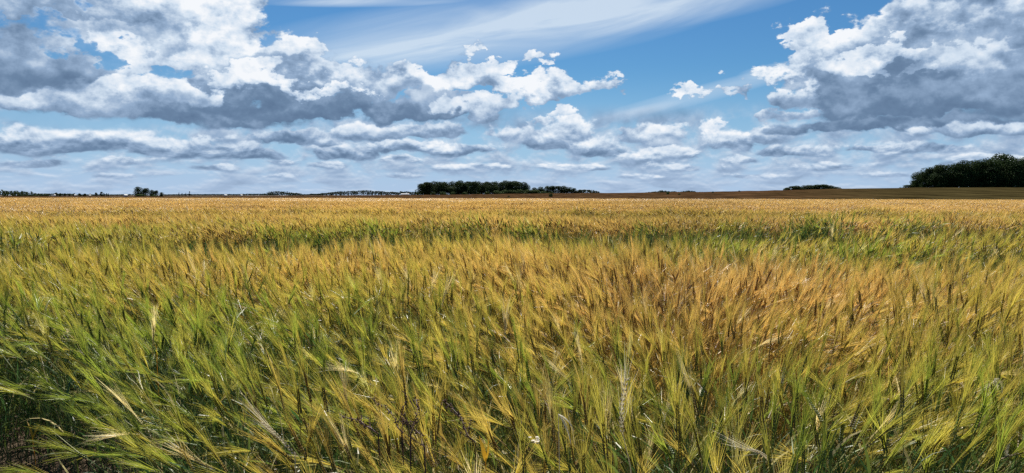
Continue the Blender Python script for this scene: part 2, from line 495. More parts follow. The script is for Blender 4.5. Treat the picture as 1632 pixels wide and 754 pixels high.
def plant(rs, H=0.86, lod=0, leafy=1.0, rnd=0.5):
    """one bearded barley plant leaning towards +X; returns its pieces"""
    lean = rs.uniform(0.02, 0.22); nod = rs.uniform(0.35, 1.45)
    if rs.random() < 0.2: nod = rs.uniform(0.05, 0.4)
    if lod == 2: nod = rs.uniform(0.75, 1.6)
    stem, leaves, ear, awns = Geo(), [], Geo(), Geo()
    nseg = (8, 3, 2)[lod]
    pts, dirs = path((0, 0, 0), lean * 0.3, lean + nod * 0.55, H, nseg, rs.uniform(-.25, .25), 2.6)
    if lod == 0: tube(stem, pts, np.linspace(0.0021, 0.0012, len(pts)), 0, 3, 0, 1, rnd)
    else: ribbon(stem, pts, [(.006, .006)[lod - 1]] * len(pts), 0, rs.uniform(0, 3), 0, 1, rnd)
    # leaves
    nl = max(0, int(round((rs.uniform(2.2, 4.4), rs.uniform(0.8, 2.2), rs.uniform(0, 1.3))[lod] * leafy)))
    for k in range(nl):
        u = rs.uniform(0.15, 0.86); i = min(int(u * nseg), nseg - 1); base = pts[i] + (pts[i + 1] - pts[i]) * (u * nseg - i)
        lf = Geo(); L = rs.uniform(0.16, 0.32); n = (5, 2, 1)[lod]
        lp, _ = path(base, rs.uniform(0.1, 0.5), rs.uniform(0.5, 2.3), L, n, rs.uniform(0, 2 * math.pi), 1.3)
        wmax = rs.uniform(0.005, 0.010) * (1, 1.3, 2.0)[lod]
        ws = [wmax * (0.55, 1.0, 0.95, 0.7, 0.4, 0.04)[j] for j in range(6)] if lod == 0 else ([wmax, wmax, 0.001] if lod == 1 else [wmax, 0.001])
        ribbon(lf, lp, ws, 1, rs.uniform(-1.2, 1.2), 0.2, 1, rs.random())
        leaves.append(lf)
    # ear
    EL_ = rs.uniform(0.075, 0.105)
    inc = lean + nod * 0.62
    az0 = math.atan2(dirs[-1][1], dirs[-1][0])
    ep, ed = path(pts[-1], inc, inc + nod * 0.22, EL_, 4, az0, 1.0)
    ax, aa, bb = frame(ed[-1])
    if lod == 0:
        nk = 11
        for k in range(nk):
            u = (k + 0.5) / nk; i = min(int(u * 4), 3); c = ep[i] + (ep[i + 1] - ep[i]) * (u * 4 - i)
            for s in (-1, 1):
                side = aa * s * 0.0042 * (1 - 0.45 * u)
                kernel(ear, c + side, ed[i] + aa * s * 0.25, 0.0138, 0.0072 * (1.05 - .35 * u), 2, u, rnd)
    else:
        r = (0.0064, 0.0078)[lod - 1]
        tube(ear, np.array([ep[0], ep[2], ep[4]]), [r * .5, r, r * .3], 2, 3, 0, 1, rnd)
    # awns
    na_ = (30, 10, 5)[lod]
    for k in range(na_):
        u = rs.uniform(0.05, 1.0); i = min(int(u * 4), 3); c = ep[i] + (ep[i + 1] - ep[i]) * (u * 4 - i)
        s = 1 if k % 2 else -1
        d = ed[i] + aa * s * rs.uniform(0.02, 0.19) + bb * rs.normal(0, 0.06)
        d /= np.linalg.norm(d)
        L = rs.uniform(0.12, 0.19) * (1.0 - 0.15 * u) * (1, 1, 1.1)[lod]
        w = (0.00130, 0.0026, 0.0060)[lod]
        if lod == 0:
            bend = np.array((0.0, 0, -1)) * rs.uniform(-0.006, 0.02) + aa * s * rs.uniform(0, 0.010)
            P3 = np.array([c, c + d * L * .5, c + d * L + bend])
            ribbon(awns, P3, [w, w * .75, w * .25], 3, rs.uniform(0, 3.14), 0.1, 1, rnd)
        else:
            f_, a_, b_ = frame(d); an = rs.uniform(0, 3.14); sd_ = a_ * math.cos(an) + b_ * math.sin(an)
            awns.add([c - sd_ * w / 2, c + sd_ * w / 2, c + d * L], [(0, 1, 2)], 3, [0.1, 0.1, 1.0], rnd)
    return stem, leaves, ear, awns


def whole(parts):
    g = Geo(); I = np.eye(4)
    for p in [parts[0], *parts[1], parts[2], parts[3]]:
        if p.n:
            g.v += p.v; g.f += [tuple(i + g.n for i in f) for f in p.f]; g.m += p.m; g.tt += p.tt; g.rn += p.rn; g.n += p.n
    return g


def rotz(a, s=1.0, t=(0, 0, 0), sz=None):
    c, k = math.cos(a), math.sin(a); M = np.eye(4)
    M[0, :2] = (c * s, -k * s); M[1, :2] = (k * s, c * s); M[2, 2] = s if sz is None else sz; M[:3, 3] = t
    return M


rs = np.random.default_rng(5)
kinds = bpy.data.collections.new('barley_kinds')       # never linked to the scene: source shapes of the crop only
PLANTS = []                                            # pieces of each near kind, used again for the stalks at the edge
order = []


def kind_object(name, g):
    o = bpy.data.objects.new('barley_kind.%03d' % len(order), g.mesh(name, BARLEY)); kinds.objects.link(o); order.append(o)


for k in range(16):
    p = plant(rs, rs.uniform(0.76, 0.94), 0, 1.0, rs.random()); PLANTS.append(p); kind_object('barley', whole(p))
for k in range(4):                                      # leafy, earless tillers
    p = plant(rs, rs.uniform(0.5, 0.75), 0, 2.2, rs.random()); p = (p[0], p[1], Geo(), Geo()); kind_object('barley', whole(p))
def clump(size, count, lod, hs=1.0):
    lib = [whole(plant(rs, rs.uniform(0.74, 0.93) * hs, lod, 1.0)) for _ in range(24)]
    g = Geo()
    for _ in range(count):
        g.merge(lib[rs.integers(24)], rotz(rs.normal(0, 0.9), rs.uniform(0.88, 1.08), (rs.uniform(-.5, .5) * size, rs.uniform(-.5, .5) * size, 0)), rs.random())
    return g
for k in range(10): kind_object('barley_clump', clump(0.60, 84, 1))
for k in range(6): kind_object('barley_clump', clump(1.20, 240, 2))
def patch(size, count):
    g = Geo()
    for _ in range(count):
        x, y = rs.uniform(-.5, .5, 2) * size; h = rs.normal(0.86, 0.03); w = rs.uniform(0.014, 0.040); a = rs.normal(0, 0.9); r = rs.random(); le = rs.uniform(0.03, 0.22)
        d = np.array((math.cos(a), math.sin(a), 0)); s = np.array((-math.sin(a), math.cos(a), 0)) if rs.random() < .5 else np.array((1.0, 0, 0))
        p0 = np.array((x, y, h * 0.35)); p1 = np.array((x, y, h * .88)) + d * le * .4; p2 = p1 + d * le * 1.3 + np.array((0, 0, rs.uniform(-.04, 0.06)))
        g.add([p0 - s * w * .5, p0 + s * w * .5, p1 - s * w * .5, p1 + s * w * .5], [(0, 1, 3, 2)], 2 if rs.random() < .8 else 0, [.4, .4, .8, .8], r)
        g.add([p1 - s * w * .5, p1 + s * w * .5, p2], [(0, 1, 2)], 3, [.2, .2, 1], r)
    return g
for k in range(5): kind_object('barley_patch', patch(3.1, 2200))

# how ripe (gold) the crop is from place to place, 0 green .. 1 gold
_tab = np.random.default_rng(3).random((64, 64))
def vnoise(x, y):
    x = np.asarray(x, float) + 1000; y = np.asarray(y, float) + 1000
    xi = np.floor(x).astype(int); yi = np.floor(y).astype(int); fx = ss(x - xi); fy = ss(y - yi)
    t = lambda i, j: _tab[i % 64, j % 64]
    return (t(xi, yi) * (1 - fx) + t(xi + 1, yi) * fx) * (1 - fy) + (t(xi, yi + 1) * (1 - fx) + t(xi + 1, yi + 1) * fx) * fy
def tram(x): return np.interp(x, [-30, -6.1, -4.2, -1.3, 4.7, 9.7, 40], [2, 9.0, 12.0, 13.1, 14.7, 14.4, 16])
def ripeness(x, y):
    d = y
    r = np.interp(d, [1.5, 3.4, 4.6, 6.0, 7.8, 8.8, 10.5, 13, 15, 20, 28, 40, 100], [.24, .30, .46, .68, .62, .48, .60, .58, .78, .88, .95, 1.0, 1.0])
    t = x / np.maximum(y, 1)
    r = r - 0.24 * ss((-t - 0.12) / 0.35) * (d < 11) * ss((11 - d) / 3)          # greener to the left
    r = r + 0.32 * np.exp(-((t - 0.28) / 0.36) ** 2 - ((d - 5.2) / 1.7) ** 2)          # the red-gold drift in the middle
    r = r + (vnoise(x * 1.3, y * 1.3) - .5) * 0.50 * (d < 16) + (vnoise(x * .35 + 7, y * 0.35) - .5) * 0.34 * (1 - ss((y - 14) / 14)) + (vnoise(x * .05, y * .13 + 9) - .5) * 0.26
    r = np.where((y - tram(x) > -0.9) & (y - tram(x) < 0.3), r - 0.62, r)
    for c, w, k in ((24.5, 1.4, .22), (19.5, 1.0, .12), (33, 1.6, .12), (52, 3, .12)):
        r = r - k * np.exp(-((y - (c - x * .10)) / w) ** 2) * (vnoise(x * .12 + c, 3.3 + 0 * y) > 0.35)
    r = r - 0.40 * np.exp(-((x - 4.2) / 2.3) ** 2 - ((y - 8.7) / 0.65) ** 2)
    return np.clip(r, 0.02, 1.0)
def near_edge(x): return np.interp(x, [-2.6, -2.0, -1.1, -0.3, 0.6, 2.5], [4.1, 3.7, 2.6, 1.9, 1.9, 2.2])
def height(x, y):
    """crop height factor: uneven near, and sunk in front of the bands where its dark green flank shows"""
    h = 1.0 + (vnoise(x * 1.3 + 5, y * 1.3 + 5) - 0.5) * 0.16 * (y < 30) + (vnoise(x * .3 + 5, y * .3 + 15) - 0.5) * 0.10
    for yc, L, dip, lift in ((tram(x), 5.0, .62, .07), (8.6 + 0 * x, 1.8, .26 * np.exp(-((x - 4.6) / 2.4) ** 2), .10 * np.exp(-((x - 4.6) / 2.4) ** 2)),
                             (24.5 - x * .1, 6.0, .20, .03), (36 - x * .1, 7.0, .15, .02), (52 - x * .08, 9.0, .15, .02)):
        u = (y - (yc - L)) / L
        h = h - dip * np.where((u > 0) & (u < 1), np.clip(u, 0, 1) ** 1.1, 0.0)
        h = h + lift * ((y >= yc) & (y < yc + 1.5))
    return h
def half(y): return 0.74 * y + 1.6


def scatter(y0, y1, spacing, jit):
    ys = np.arange(y0, y1, spacing); out = []
    for y in ys:
        w = half(y) + spacing; xs_ = np.arange(-w, w, spacing)
        out.append(np.stack([xs_, np.full(len(xs_), y)], 1))
    A = np.concatenate(out); A += RNG.uniform(-jit, jit, A.shape) * spacing
    return A


pos, rot, scl, idx, rip = [], [], [], [], []
def wind(x, y):
    """heading of the lean: to the left on the left of the field, to the right on its right"""
    t = x / np.maximum(y, 1.0)
    return math.pi * (1 - ss((t + 0.02) / 0.46)) + (vnoise(x * 1.5 + 31, y * 1.5) - .5) * 2.6
def put(A, ks, spread, scale, tilt=0.05, lodge=0.0):
    n = len(A); z = ground_z(A[:, 0], A[:, 1])
    sc = scale * RNG.uniform(0.93, 1.07, n)
    pos.append(np.column_stack([A, z])); a = wind(A[:, 0], A[:, 1]) + RNG.normal(0, spread, n)
    sweep = lodge * ss((vnoise(A[:, 0] * 1.9 + 70, A[:, 1] * 1.9 + 11) - 0.30) / 0.5)
    rot.append(np.column_stack([RNG.normal(0, tilt, n), RNG.normal(0, tilt, n) + sweep, a])); scl.append(sc)
    idx.append(np.array(ks)[RNG.integers(0, len(ks), n)]); rip.append(ripeness(A[:, 0], A[:, 1]))


near = scatter(1.8, 9.2, 0.0575, 0.5)
near = near[near[:, 1] > near_edge(near[:, 0]) + RNG.normal(0, 0.06, len(near))]
gap = vnoise(near[:, 0] * 2.2 + 50, near[:, 1] * 2.2)
near = near[(RNG.random(len(near)) < 0.80 + 0.2 * gap)]
un = near[:, 1] - tram(near[:, 0]); near = near[~((un > -2.1) & (un < -0.1) & (near[:, 0] > -9))]
near_h = height(near[:, 0], near[:, 1])
kk = list(range(16)) * 4 + [16, 17, 18, 19] * 3
put(near, kk, 0.75, near_h, 0.21, 0.26)
mid = scatter(9.2, 26.5, 0.46, 0.35)
mh = height(mid[:, 0], mid[:, 1])
um = mid[:, 1] - tram(mid[:, 0])
gap_ = (um > -2.4) & (um < -0.1)
mid, mh = mid[~gap_], mh[~gap_]
put(mid, list(range(20, 30)), 0.35, mh, 0.05)
fx = RNG.uniform(-13, 16, 6500); fringe = np.column_stack([fx, tram(fx) + RNG.uniform(-0.35, 0.25, len(fx))])   # leafy growth added along the wheel track, its deep green standing for the flank's shade
put(fringe, [16, 17, 18, 19], 0.9, RNG.uniform(0.95, 1.5, len(fx)), 0.10)
px2 = np.concatenate([RNG.normal(4.6, 1.9, 900), RNG.normal(-1.2, 0.9, 160)]); tuft = np.column_stack([px2, 8.75 + RNG.normal(0, 0.28, len(px2))])
put(tuft, [16, 17, 18, 19], 0.9, RNG.uniform(1.0, 1.55, len(px2)), 0.12)
rip[-1][:] = RNG.uniform(0.0, 0.25, len(px2)); rip[-2][:] = RNG.uniform(0.0, 0.22, len(fx))
far = scatter(26.5, 72, 0.98, 0.35); put(far, list(range(30, 36)), 0.3, height(far[:, 0], far[:, 1]), 0.03)
vf = []
for y in np.arange(72, 262, 2.75):
    w = half(y) + 6; xs_ = np.arange(-w, w, 2.75); vf.append(np.stack([xs_, np.full(len(xs_), y)], 1))
vf = np.concatenate(vf) + RNG.uniform(-.5, .5, (sum(len(a) for a in vf), 2)); vf = vf[vf[:, 1] < field_end(vf[:, 0])]
put(vf, list(range(36, 41)), 0.3, np.ones(len(vf)), 0.01)
pos, rot, scl, idx, rip = (np.concatenate(a) for a in (pos, rot, scl, idx, rip))

# the 300 stalks that show largest stand at the near edge: each an object with its own parts
inview = (np.abs(pos[:, 0]) < 0.66 * pos[:, 1]) & (idx < 16)
cand = np.where(inview)[0]
cand = cand[np.argsort(pos[cand, 1] + 0.15 * np.abs(pos[cand, 0]))][:300]
keep = np.ones(len(pos), bool); keep[cand] = False
DETAIL = dict(pos=pos[cand], rot=rot[cand], scl=scl[cand], idx=idx[cand], rip=rip[cand])
pos, rot, scl, idx, rip = (a[keep] for a in (pos, rot, scl, idx, rip))

me = bpy.data.meshes.new('barley_field')
me.vertices.add(len(pos)); me.vertices.foreach_set('co', pos.astype(np.float32).ravel())
for nm, ty, arr in (('rot', 'FLOAT_VECTOR', rot), ('scl', 'FLOAT', scl), ('idx', 'INT', idx), ('ripe', 'FLOAT', rip)):
    a_ = me.attributes.new(nm, ty, 'POINT')
    if ty == 'FLOAT_VECTOR': a_.data.foreach_set('vector', arr.astype(np.float32).ravel())
    elif ty == 'INT': a_.data.foreach_set('value', arr.astype(np.int32))
    else: a_.data.foreach_set('value', arr.astype(np.float32))
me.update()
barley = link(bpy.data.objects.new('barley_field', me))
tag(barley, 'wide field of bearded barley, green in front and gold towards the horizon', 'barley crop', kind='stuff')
ng = bpy.data.node_groups.new('barley_field', 'GeometryNodeTree')
ng.interface.new_socket('Geometry', in_out='INPUT', socket_type='NodeSocketGeometry')
ng.interface.new_socket('Geometry', in_out='OUTPUT', socket_type='NodeSocketGeometry')
gi, go = ng.nodes.new('NodeGroupInput'), ng.nodes.new('NodeGroupOutput')
iop = ng.nodes.new('GeometryNodeInstanceOnPoints'); ci = ng.nodes.new('GeometryNodeCollectionInfo')
ci.inputs['Collection'].default_value = kinds; ci.inputs['Separate Children'].default_value = True; ci.inputs['Reset Children'].default_value = True
def named(nm, ty):
    n = ng.nodes.new('GeometryNodeInputNamedAttribute'); n.data_type = ty; n.inputs['Name'].default_value = nm; return n.outputs['Attribute']
L_ = ng.links.new
L_(gi.outputs[0], iop.inputs['Points']); L_(ci.outputs[0], iop.inputs['Instance']); iop.inputs['Pick Instance'].default_value = True
L_(named('idx', 'INT'), iop.inputs['Instance Index'])
L_(named('rot', 'FLOAT_VECTOR'), iop.inputs['Rotation']); L_(named('scl', 'FLOAT'), iop.inputs['Scale'])
L_(iop.outputs[0], go.inputs[0])
for n_, o_ in enumerate(sorted(kinds.objects, key=lambda o: o.name)): pass
mod = barley.modifiers.new('crop', 'NODES'); mod.node_group = ng

# ------------------------------------------------------------------ trees
def leaf_mat(name, dark, light):
    m, nt = new_mat(name)
    tc = nt.nodes.new('ShaderNodeNewGeometry'); P = N(nt, tc.outputs['Position'])
    rnd = attr(nt, 'rnd'); oi = nt.nodes.new('ShaderNodeObjectInfo'); orn = N(nt, oi.outputs['Random'])
    f = (rnd * 0.65 + orn * 0.35 + (noise(nt, P, 0.35, 3, 0.5) - 0.5) * 0.8).max(0.0).min(1.0)
    surface(nt, mixc(nt, f, dark, light), 0.75, 0.15, spec=0.06)
    return m


def bark_mat(name, a, b, scale=6.0):
    m, nt = new_mat(name)
    tc = nt.nodes.new('ShaderNodeNewGeometry'); P = N(nt, tc.outputs['Position'])
    n_ = noise(nt, P, scale, 5, 0.6); surface(nt, mixc(nt, n_, a, b), 0.9, spec=0.1)
    return m


M_OAK = leaf_mat('dark_foliage', (0.016, 0.032, 0.010), (0.052, 0.088, 0.024))
M_SHRUB = leaf_mat('shrub_foliage', (0.035, 0.065, 0.018), (0.085, 0.135, 0.035))
M_FIR = leaf_mat('needle_foliage', (0.014, 0.026, 0.014), (0.03, 0.05, 0.022))
M_BLUE = leaf_mat('far_foliage', (0.020, 0.034, 0.020), (0.045, 0.066, 0.034))  # bluer green: the haze of distance is put into the leaf colour
M_BARK = bark_mat('bark', (0.05, 0.04, 0.03), (0.12, 0.10, 0.08))


def crown_geo(rs, R_, Hc, z0, lobes, leaves, size, squat=1.0, conic=False):
    """foliage as many small leaf sprays set through a crown of uneven lobes"""
    g = Geo(); L = []
    for k in range(lobes):
        a = rs.uniform(0, 2 * math.pi); u = rs.uniform(0, 1) ** 0.7
        h = rs.uniform(0.0, 1.0)
        prof = (1 - h) if conic else math.sqrt(max(0.05, 1 - (max(0, h - 0.32) / 0.72) ** 2)) * (0.90 + 0.10 * min(1, h / 0.25))
        rr = R_ * prof * 0.70 * u
        r = R_ * rs.uniform(0.26, 0.46) * (0.6 if conic else 1.0)
        L.append((math.cos(a) * rr, math.sin(a) * rr, z0 + Hc * (0.06 + 0.84 * h) - (0 if not conic else r * .3), r))
    w = np.array([l[3] ** 2 for l in L]); w /= w.sum()
    which = rs.choice(len(L), leaves, p=w)
    for i in which:
        cx, cy, cz, r = L[i]
        d = rs.normal(size=3); d /= np.linalg.norm(d)
        q = r * rs.uniform(0.55, 1.08) ** 0.6
        c = np.array((cx, cy, cz)) + d * q * np.array((1, 1, 0.85 * squat))
        if c[2] < z0 * 0.6: c[2] = z0 * 0.6 + rs.uniform(0, .5)
        n_ = d + rs.normal(0, 0.6, 3); n_, a_, b_ = frame(n_ + 1e-3); t = rs.uniform(0, 6.28)
        a2 = a_ * math.cos(t) + b_ * math.sin(t); b2 = b_ * math.cos(t) - a_ * math.sin(t); s = size * rs.uniform(0.6, 1.4)
        V = [c - a2 * s * .5, c + b2 * s * .32 - n_ * s * .08, c + a2 * s * .5, c - b2 * s * .32 - n_ * s * .08, c + n_ * s * .12]
        g.add(V, [(0, 1, 4), (1, 2, 4), (2, 3, 4), (3, 0, 4)], 0, None, (i * 0.137 + rs.uniform(0, .45)) % 1.0)
    return g, L


def trunk_geo(rs, L, z0, Hc, rad):
    g = Geo(); top = np.array((rs.normal(0, .2), rs.normal(0, .2), z0 + Hc * 0.55))
    n = 7; pts = np.array([top * (i / n) * np.array((1, 1, 1)) + np.array((0, 0, 0 if i else -0.3)) for i in range(n + 1)])
    tube(g, pts, np.linspace(rad, rad * .3, n + 1) * np.array([1.5] + [1] * n), 0, 8)
    for l in L[:9]:
        b = pts[rs.integers(2, 6)]; e = np.array(l[:3]); m_ = (b + e) / 2 + np.array((0, 0, -.3))
        tube(g, np.array([b, m_, e]), [rad * .42, rad * .25, rad * .08], 0, 5)
    return g


def tree_kind(rs, H, spread, foliage, lobes=22, leaves=2600, size=0.62, bole=0.13, conic=False):
    z0 = H * bole; Hc = H - z0
    cg, L = crown_geo(rs, spread, Hc, z0, lobes, leaves, size, conic=conic)
    allz = np.concatenate(cg.v)[:, 2].max(); k = H / allz
    for v in cg.v: v[:, 2] *= k
    return cg.mesh('crown', [foliage]), trunk_geo(rs, L, z0, Hc, H * 0.022).mesh('trunk', [M_BARK], True), H


ts = np.random.default_rng(21)
OAKS = [tree_kind(ts, 15, 7.6, M_OAK, 30, 3800, 0.75, 0.03) for _ in range(5)]                      # broad crowns down to the ground
BIGS = [tree_kind(ts, 18, 9.2, M_OAK, 44, 7500, 0.75, 0.02) for _ in range(4)]
SHRUBS = [tree_kind(ts, 4.5, 4.0, M_SHRUB, 18, 1300, 0.55, 0.02) for _ in range(3)]
FIRS = [tree_kind(ts, 9, 2.0, M_FIR, 26, 1100, 0.42, 0.06, True) for _ in range(2)]
LONE = [tree_kind(ts, 11, 6.6, M_OAK, 34, 4200, 0.55, 0.04) for _ in range(2)]


def plant_tree(name, kind, px, d, height, label, cat='tree', group=None, width=1.0, off=0.0):
    cm, tm, H = kind; p = at(px, d)
    e = empty(name, p, label, cat, group)
    k = height / H; e.scale = (k * width, k * width, k); e.rotation_euler.z = ts.uniform(0, 6.28)
    obj('crown', cm, None, e); obj('trunk', tm, None, e)
    return e


def ordinal(i):
    return ['leftmost', 'second', 'third', 'fourth', 'fifth', 'sixth', 'seventh', 'eighth', 'ninth', 'tenth', 'eleventh', 'twelfth', 'thirteenth', 'fourteenth', 'fifteenth', 'sixteenth'][i]


def which(i, n, thing, where):
    if i == 0: return 'leftmost %s %s' % (thing, where)
    if i == n - 1: return 'rightmost %s %s' % (thing, where)
    return '%s %s from the left %s' % (ordinal(i), thing, where)


# the copse in the middle: a front row, a row showing over it, and shrubs at its foot
row = [(673, 14.6), (684, 16.0), (699, 16.4), (711, 15.2), (728, 16.6), (739, 15.4), (756, 16.2), (768, 15.0), (784, 16.2), (797, 15.4), (812, 16.6), (824, 15.8), (837, 15.4)]
for i, (px, h) in enumerate(row):
    plant_tree('broadleaf_tree', OAKS[i % 5], px, 905 + 6 * (i % 2), h, which(i, len(row), 'dark round-crowned tree in the front row', 'of the central copse'), group='front row of the central copse', width=1.28)
back = [(680, 16.4), (693, 17.8), (707, 16.9), (721, 17.3), (735, 18.3), (747, 17.0), (761, 17.6), (776, 16.8), (791, 16.9), (806, 18.0), (820, 17.2)]
for i, (px, h) in enumerate(back):
    plant_tree('broadleaf_tree', OAKS[(i * 2 + 1) % 5], px, 925, h, which(i, len(back), 'dark crown showing over the front row', 'of the central copse'), group='back row of the central copse', width=1.2)
shr = [(668, 3.6), (690, 4.0), (707, 4.6), (722, 4.2), (741, 3.8), (760, 3.5), (778, 4.2), (792, 5.4), (803, 6.2), (815, 6.0), (827, 6.6), (838, 6.4), (848, 6.0), (858, 5.0), (868, 4.2), (877, 3.4)]
for i, (px, h) in enumerate(shr):
    plant_tree('shrub', SHRUBS[i % 3], px, 893, h, which(i, len(shr), 'pale green shrub', 'at the foot of the central copse'), 'shrub', 'shrubs along the foot of the central copse', 1.5)
ext = [(853, 10.5), (862, 11.5), (871, 12.4), (880, 12.8), (889, 12.2), (898, 12.6), (907, 10.8), (916, 9.0), (924, 7.0)]
for i, (px, h) in enumerate(ext):
    plant_tree('broadleaf_tree', OAKS[(i + 2) % 5], px, 1060, h, which(i, len(ext), 'low dark tree', 'in the row trailing right of the central copse'), group='row trailing off to the right of the central copse', width=1.5)

# the wood at the right edge
rw = [(1456, 5.5, 455, 1.1), (1466, 10.5, 450, 1.0), (1480, 13.0, 440, .9), (1497, 14.2, 432, .9), (1516, 14.6, 428, .95), (1536, 16.0, 424, .95), (1556, 16.6, 428, .95), (1574, 17.5, 424, .9),
      (1594, 20.6, 432, .95), (1612, 17.6, 420, .95), (1632, 17.8, 426, 1.0), (1655, 18.5, 430, 1.0), (1682, 18.5, 430, 1.0), (1712, 17.0, 436, 1.0)]
for i, (px, h, d, w) in enumerate(rw):
    lab = 'tallest tree, its crown rising above the wood at the right edge' if i == 8 else which(i, 99, 'dark broad tree', 'in the wood at the right edge')
    if px < 1670: plant_tree('broadleaf_tree', BIGS[i % 4], px, d, h, lab, group='trees of the wood at the right edge', width=w * 1.15)
for i, px in enumerate((1492, 1528, 1562, 1600, 1640)):
    plant_tree('broadleaf_tree', BIGS[(i + 1) % 4], px, 440, 14 + 1.0 * i, which(i, 5, 'dark tree standing second from the field', 'in the right-hand wood'), group='inner trees of the wood at the right edge')
for i, (px, h, d) in enumerate([(1447, 2.6, 452), (1468, 3.4, 440), (1490, 4.2, 424), (1518, 3.4, 417), (1549, 4.4, 414), (1584, 3.5, 411), (1622, 4.2, 411)]):
    plant_tree('shrub', OAKS[i % 5], px, d, h, 'low dark bush at the left foot of the right-hand wood', 'shrub', 'undergrowth of the wood at the right edge', 4.2) if i < 1 else None

# the low copse on the skyline left of that wood
cs = [(1254, 3.8), (1262, 4.8), (1271, 5.2), (1281, 5.4), (1291, 5.6), (1301, 5.9), (1311, 5.9), (1321, 5.2), (1330, 4.2), (1339, 3.0), (1346, 2.0)]
for i, (px, h) in enumerate(cs):
    plant_tree('broadleaf_tree', OAKS[i % 5], px, 760, h * 1.35, which(i, len(cs), 'small dark tree', 'of the low copse on the skyline'), group='low copse on the skyline', width=2.4)

# the lone clump at left
plant_tree('broadleaf_tree', LONE[0], 222, 860, 12.0, 'large round-headed tree, biggest of the lone clump at left', width=1.0)
plant_tree('broadleaf_tree', LONE[1], 233, 864, 10.4, 'round tree close against the right side of the biggest clump tree', width=1.0)
plant_tree('broadleaf_tree', LONE[0], 243, 862, 8.4, 'middle-sized tree with a thin crown at right of the lone clump', width=0.95)
plant_tree('broadleaf_tree', LONE[1], 249, 868, 7.8, 'smaller tree ending the lone clump before the gap', width=0.9)
plant_tree('broadleaf_tree', LONE[0], 258, 865, 5.6, 'little round tree standing apart, right of the lone clump', width=1.1)
plant_tree('shrub', SHRUBS[0], 226, 852, 3.2, 'low bush under the biggest tree of the lone clump', 'shrub', width=2.6)
plant_tree('shrub', SHRUBS[1], 246, 854, 2.6, 'low bush under the smaller trees of the lone clump', 'shrub', width=2.6)
for i, (px, h, lab) in enumerate([(286, 6.5, 'leftmost pointed conifer of the little skyline group'), (291, 5.6, 'second, shorter conifer of the little skyline group'),
                                  (297, 6.0, 'third conifer of the little skyline group'), (303, 8.4, 'tallest conifer, rightmost of the little skyline group')]):
    plant_tree('conifer', FIRS[i % 2], px, 1250, h, lab, group='little group of conifers on the skyline', width=1.5)
for i, (px, h, w) in enumerate([(91, 6.6, .8), (97, 5.4, 1.), (104, 5.2, 1.2), (112, 5.0, 1.2), (120, 5.2, 1.2), (128, 5.2, 1.2), (136, 4.8, 1.3), (145, 4.6, 1.2)]):
    plant_tree('broadleaf_tree', OAKS[i % 5], px, 1300, h, which(i, 8, 'small dark tree', 'in the far hedgerow left of the lone clump'), group='far hedgerow left of the lone clump', width=w * 1.2)
for i, (px, h, w, lab) in enumerate([(154, 6.8, 1, 'left of two rounded trees near the hedgerow gap'), (163, 8.0, .9, 'taller rounded tree just before the three thin trees'),
                                     (167, 6.0, .5, 'first thin upright tree at the hedgerow end'), (171, 5.8, .5, 'second thin upright tree at the hedgerow end'), (174, 5.4, .5, 'last thin upright tree at the hedgerow end')]):
    plant_tree('broadleaf_tree', OAKS[i % 5], px, 1290, h, lab, group='trees at the end of the far hedgerow', width=w)

# dark bushes scattered over the brown field
for i, (px, d, h, lab) in enumerate([(878, 300, 1.35, 'dark bush in the brown field below the central copse'), (1064, 400, 1.7, 'biggest dark bush in the brown field, right of centre'),
                                     (1083, 330, .9, 'dark bush just right of the biggest one in the brown field'), (1136, 420, .9, 'small dark bush midway along the brown field'),
                                     (1178, 440, .9, 'tiny dark bush towards the right of the brown field'), (811, 310, .6, 'low dark tuft near the left end of the brown field')]):
    plant_tree('bush', SHRUBS[i % 3], px, d, h + 0.45, lab, 'bush', 'dark bushes scattered over the brown field', 0.8)


# far woods that read as one dark mass
def far_wood(px0, px1, d, tops, label, mat, depth=60.0, leaf=2.6):
    g = Geo(); x0 = (px0 - 816) / FPX * d; x1 = (px1 - 816) / FPX * d
    n = int((x1 - x0) * 6 + 60); hx = [(p - 816) / FPX * d for p, _ in tops]; hh = [h for _, h in tops]
    for _ in range(n):
        x = ts.uniform(x0, x1); y = d + ts.uniform(-.5, .5) * depth
        H = np.interp(x, hx, hh) * (0.80 + 0.34 * vnoise(x / 9.0, d * .01)); z = gz(x, y) + H * ts.uniform(0.0, 1.0) ** 0.55
        n_, a_, b_ = frame(ts.normal(size=3) + (0, -.5, .4)); s = leaf * ts.uniform(.6, 1.4); c = np.array((x, y, z))
        g.add([c - a_ * s * .5, c + b_ * s * .4, c + a_ * s * .5, c - b_ * s * .4, c + n_ * s * .2], [(0, 1, 4), (1, 2, 4), (2, 3, 4), (3, 0, 4)], 0, None, ts.random())
    # the tops, as rounded heads side by side
    for x in np.arange(x0, x1, 4.5):
        H = np.interp(x, hx, hh) * (0.80 + 0.34 * vnoise(x / 9.0, d * .01)); y = d + ts.uniform(-.3, .3) * depth
        for _ in range(26):
            dd = ts.normal(size=3); dd /= np.linalg.norm(dd); c = np.array((x, y, gz(x, y) + H * .55)) + dd * np.array((4.0, 4.0, H * .45))
            n_, a_, b_ = frame(dd + ts.normal(0, .4, 3)); s = leaf * ts.uniform(.5, 1.2)
            g.add([c - a_ * s * .5, c + b_ * s * .4, c + a_ * s * .5, c - b_ * s * .4, c + n_ * s * .2], [(0, 1, 4), (1, 2, 4), (2, 3, 4), (3, 0, 4)], 0, None, ts.random())
    return tag(obj('far_wood', g, [mat]), label, 'wood', kind='stuff')


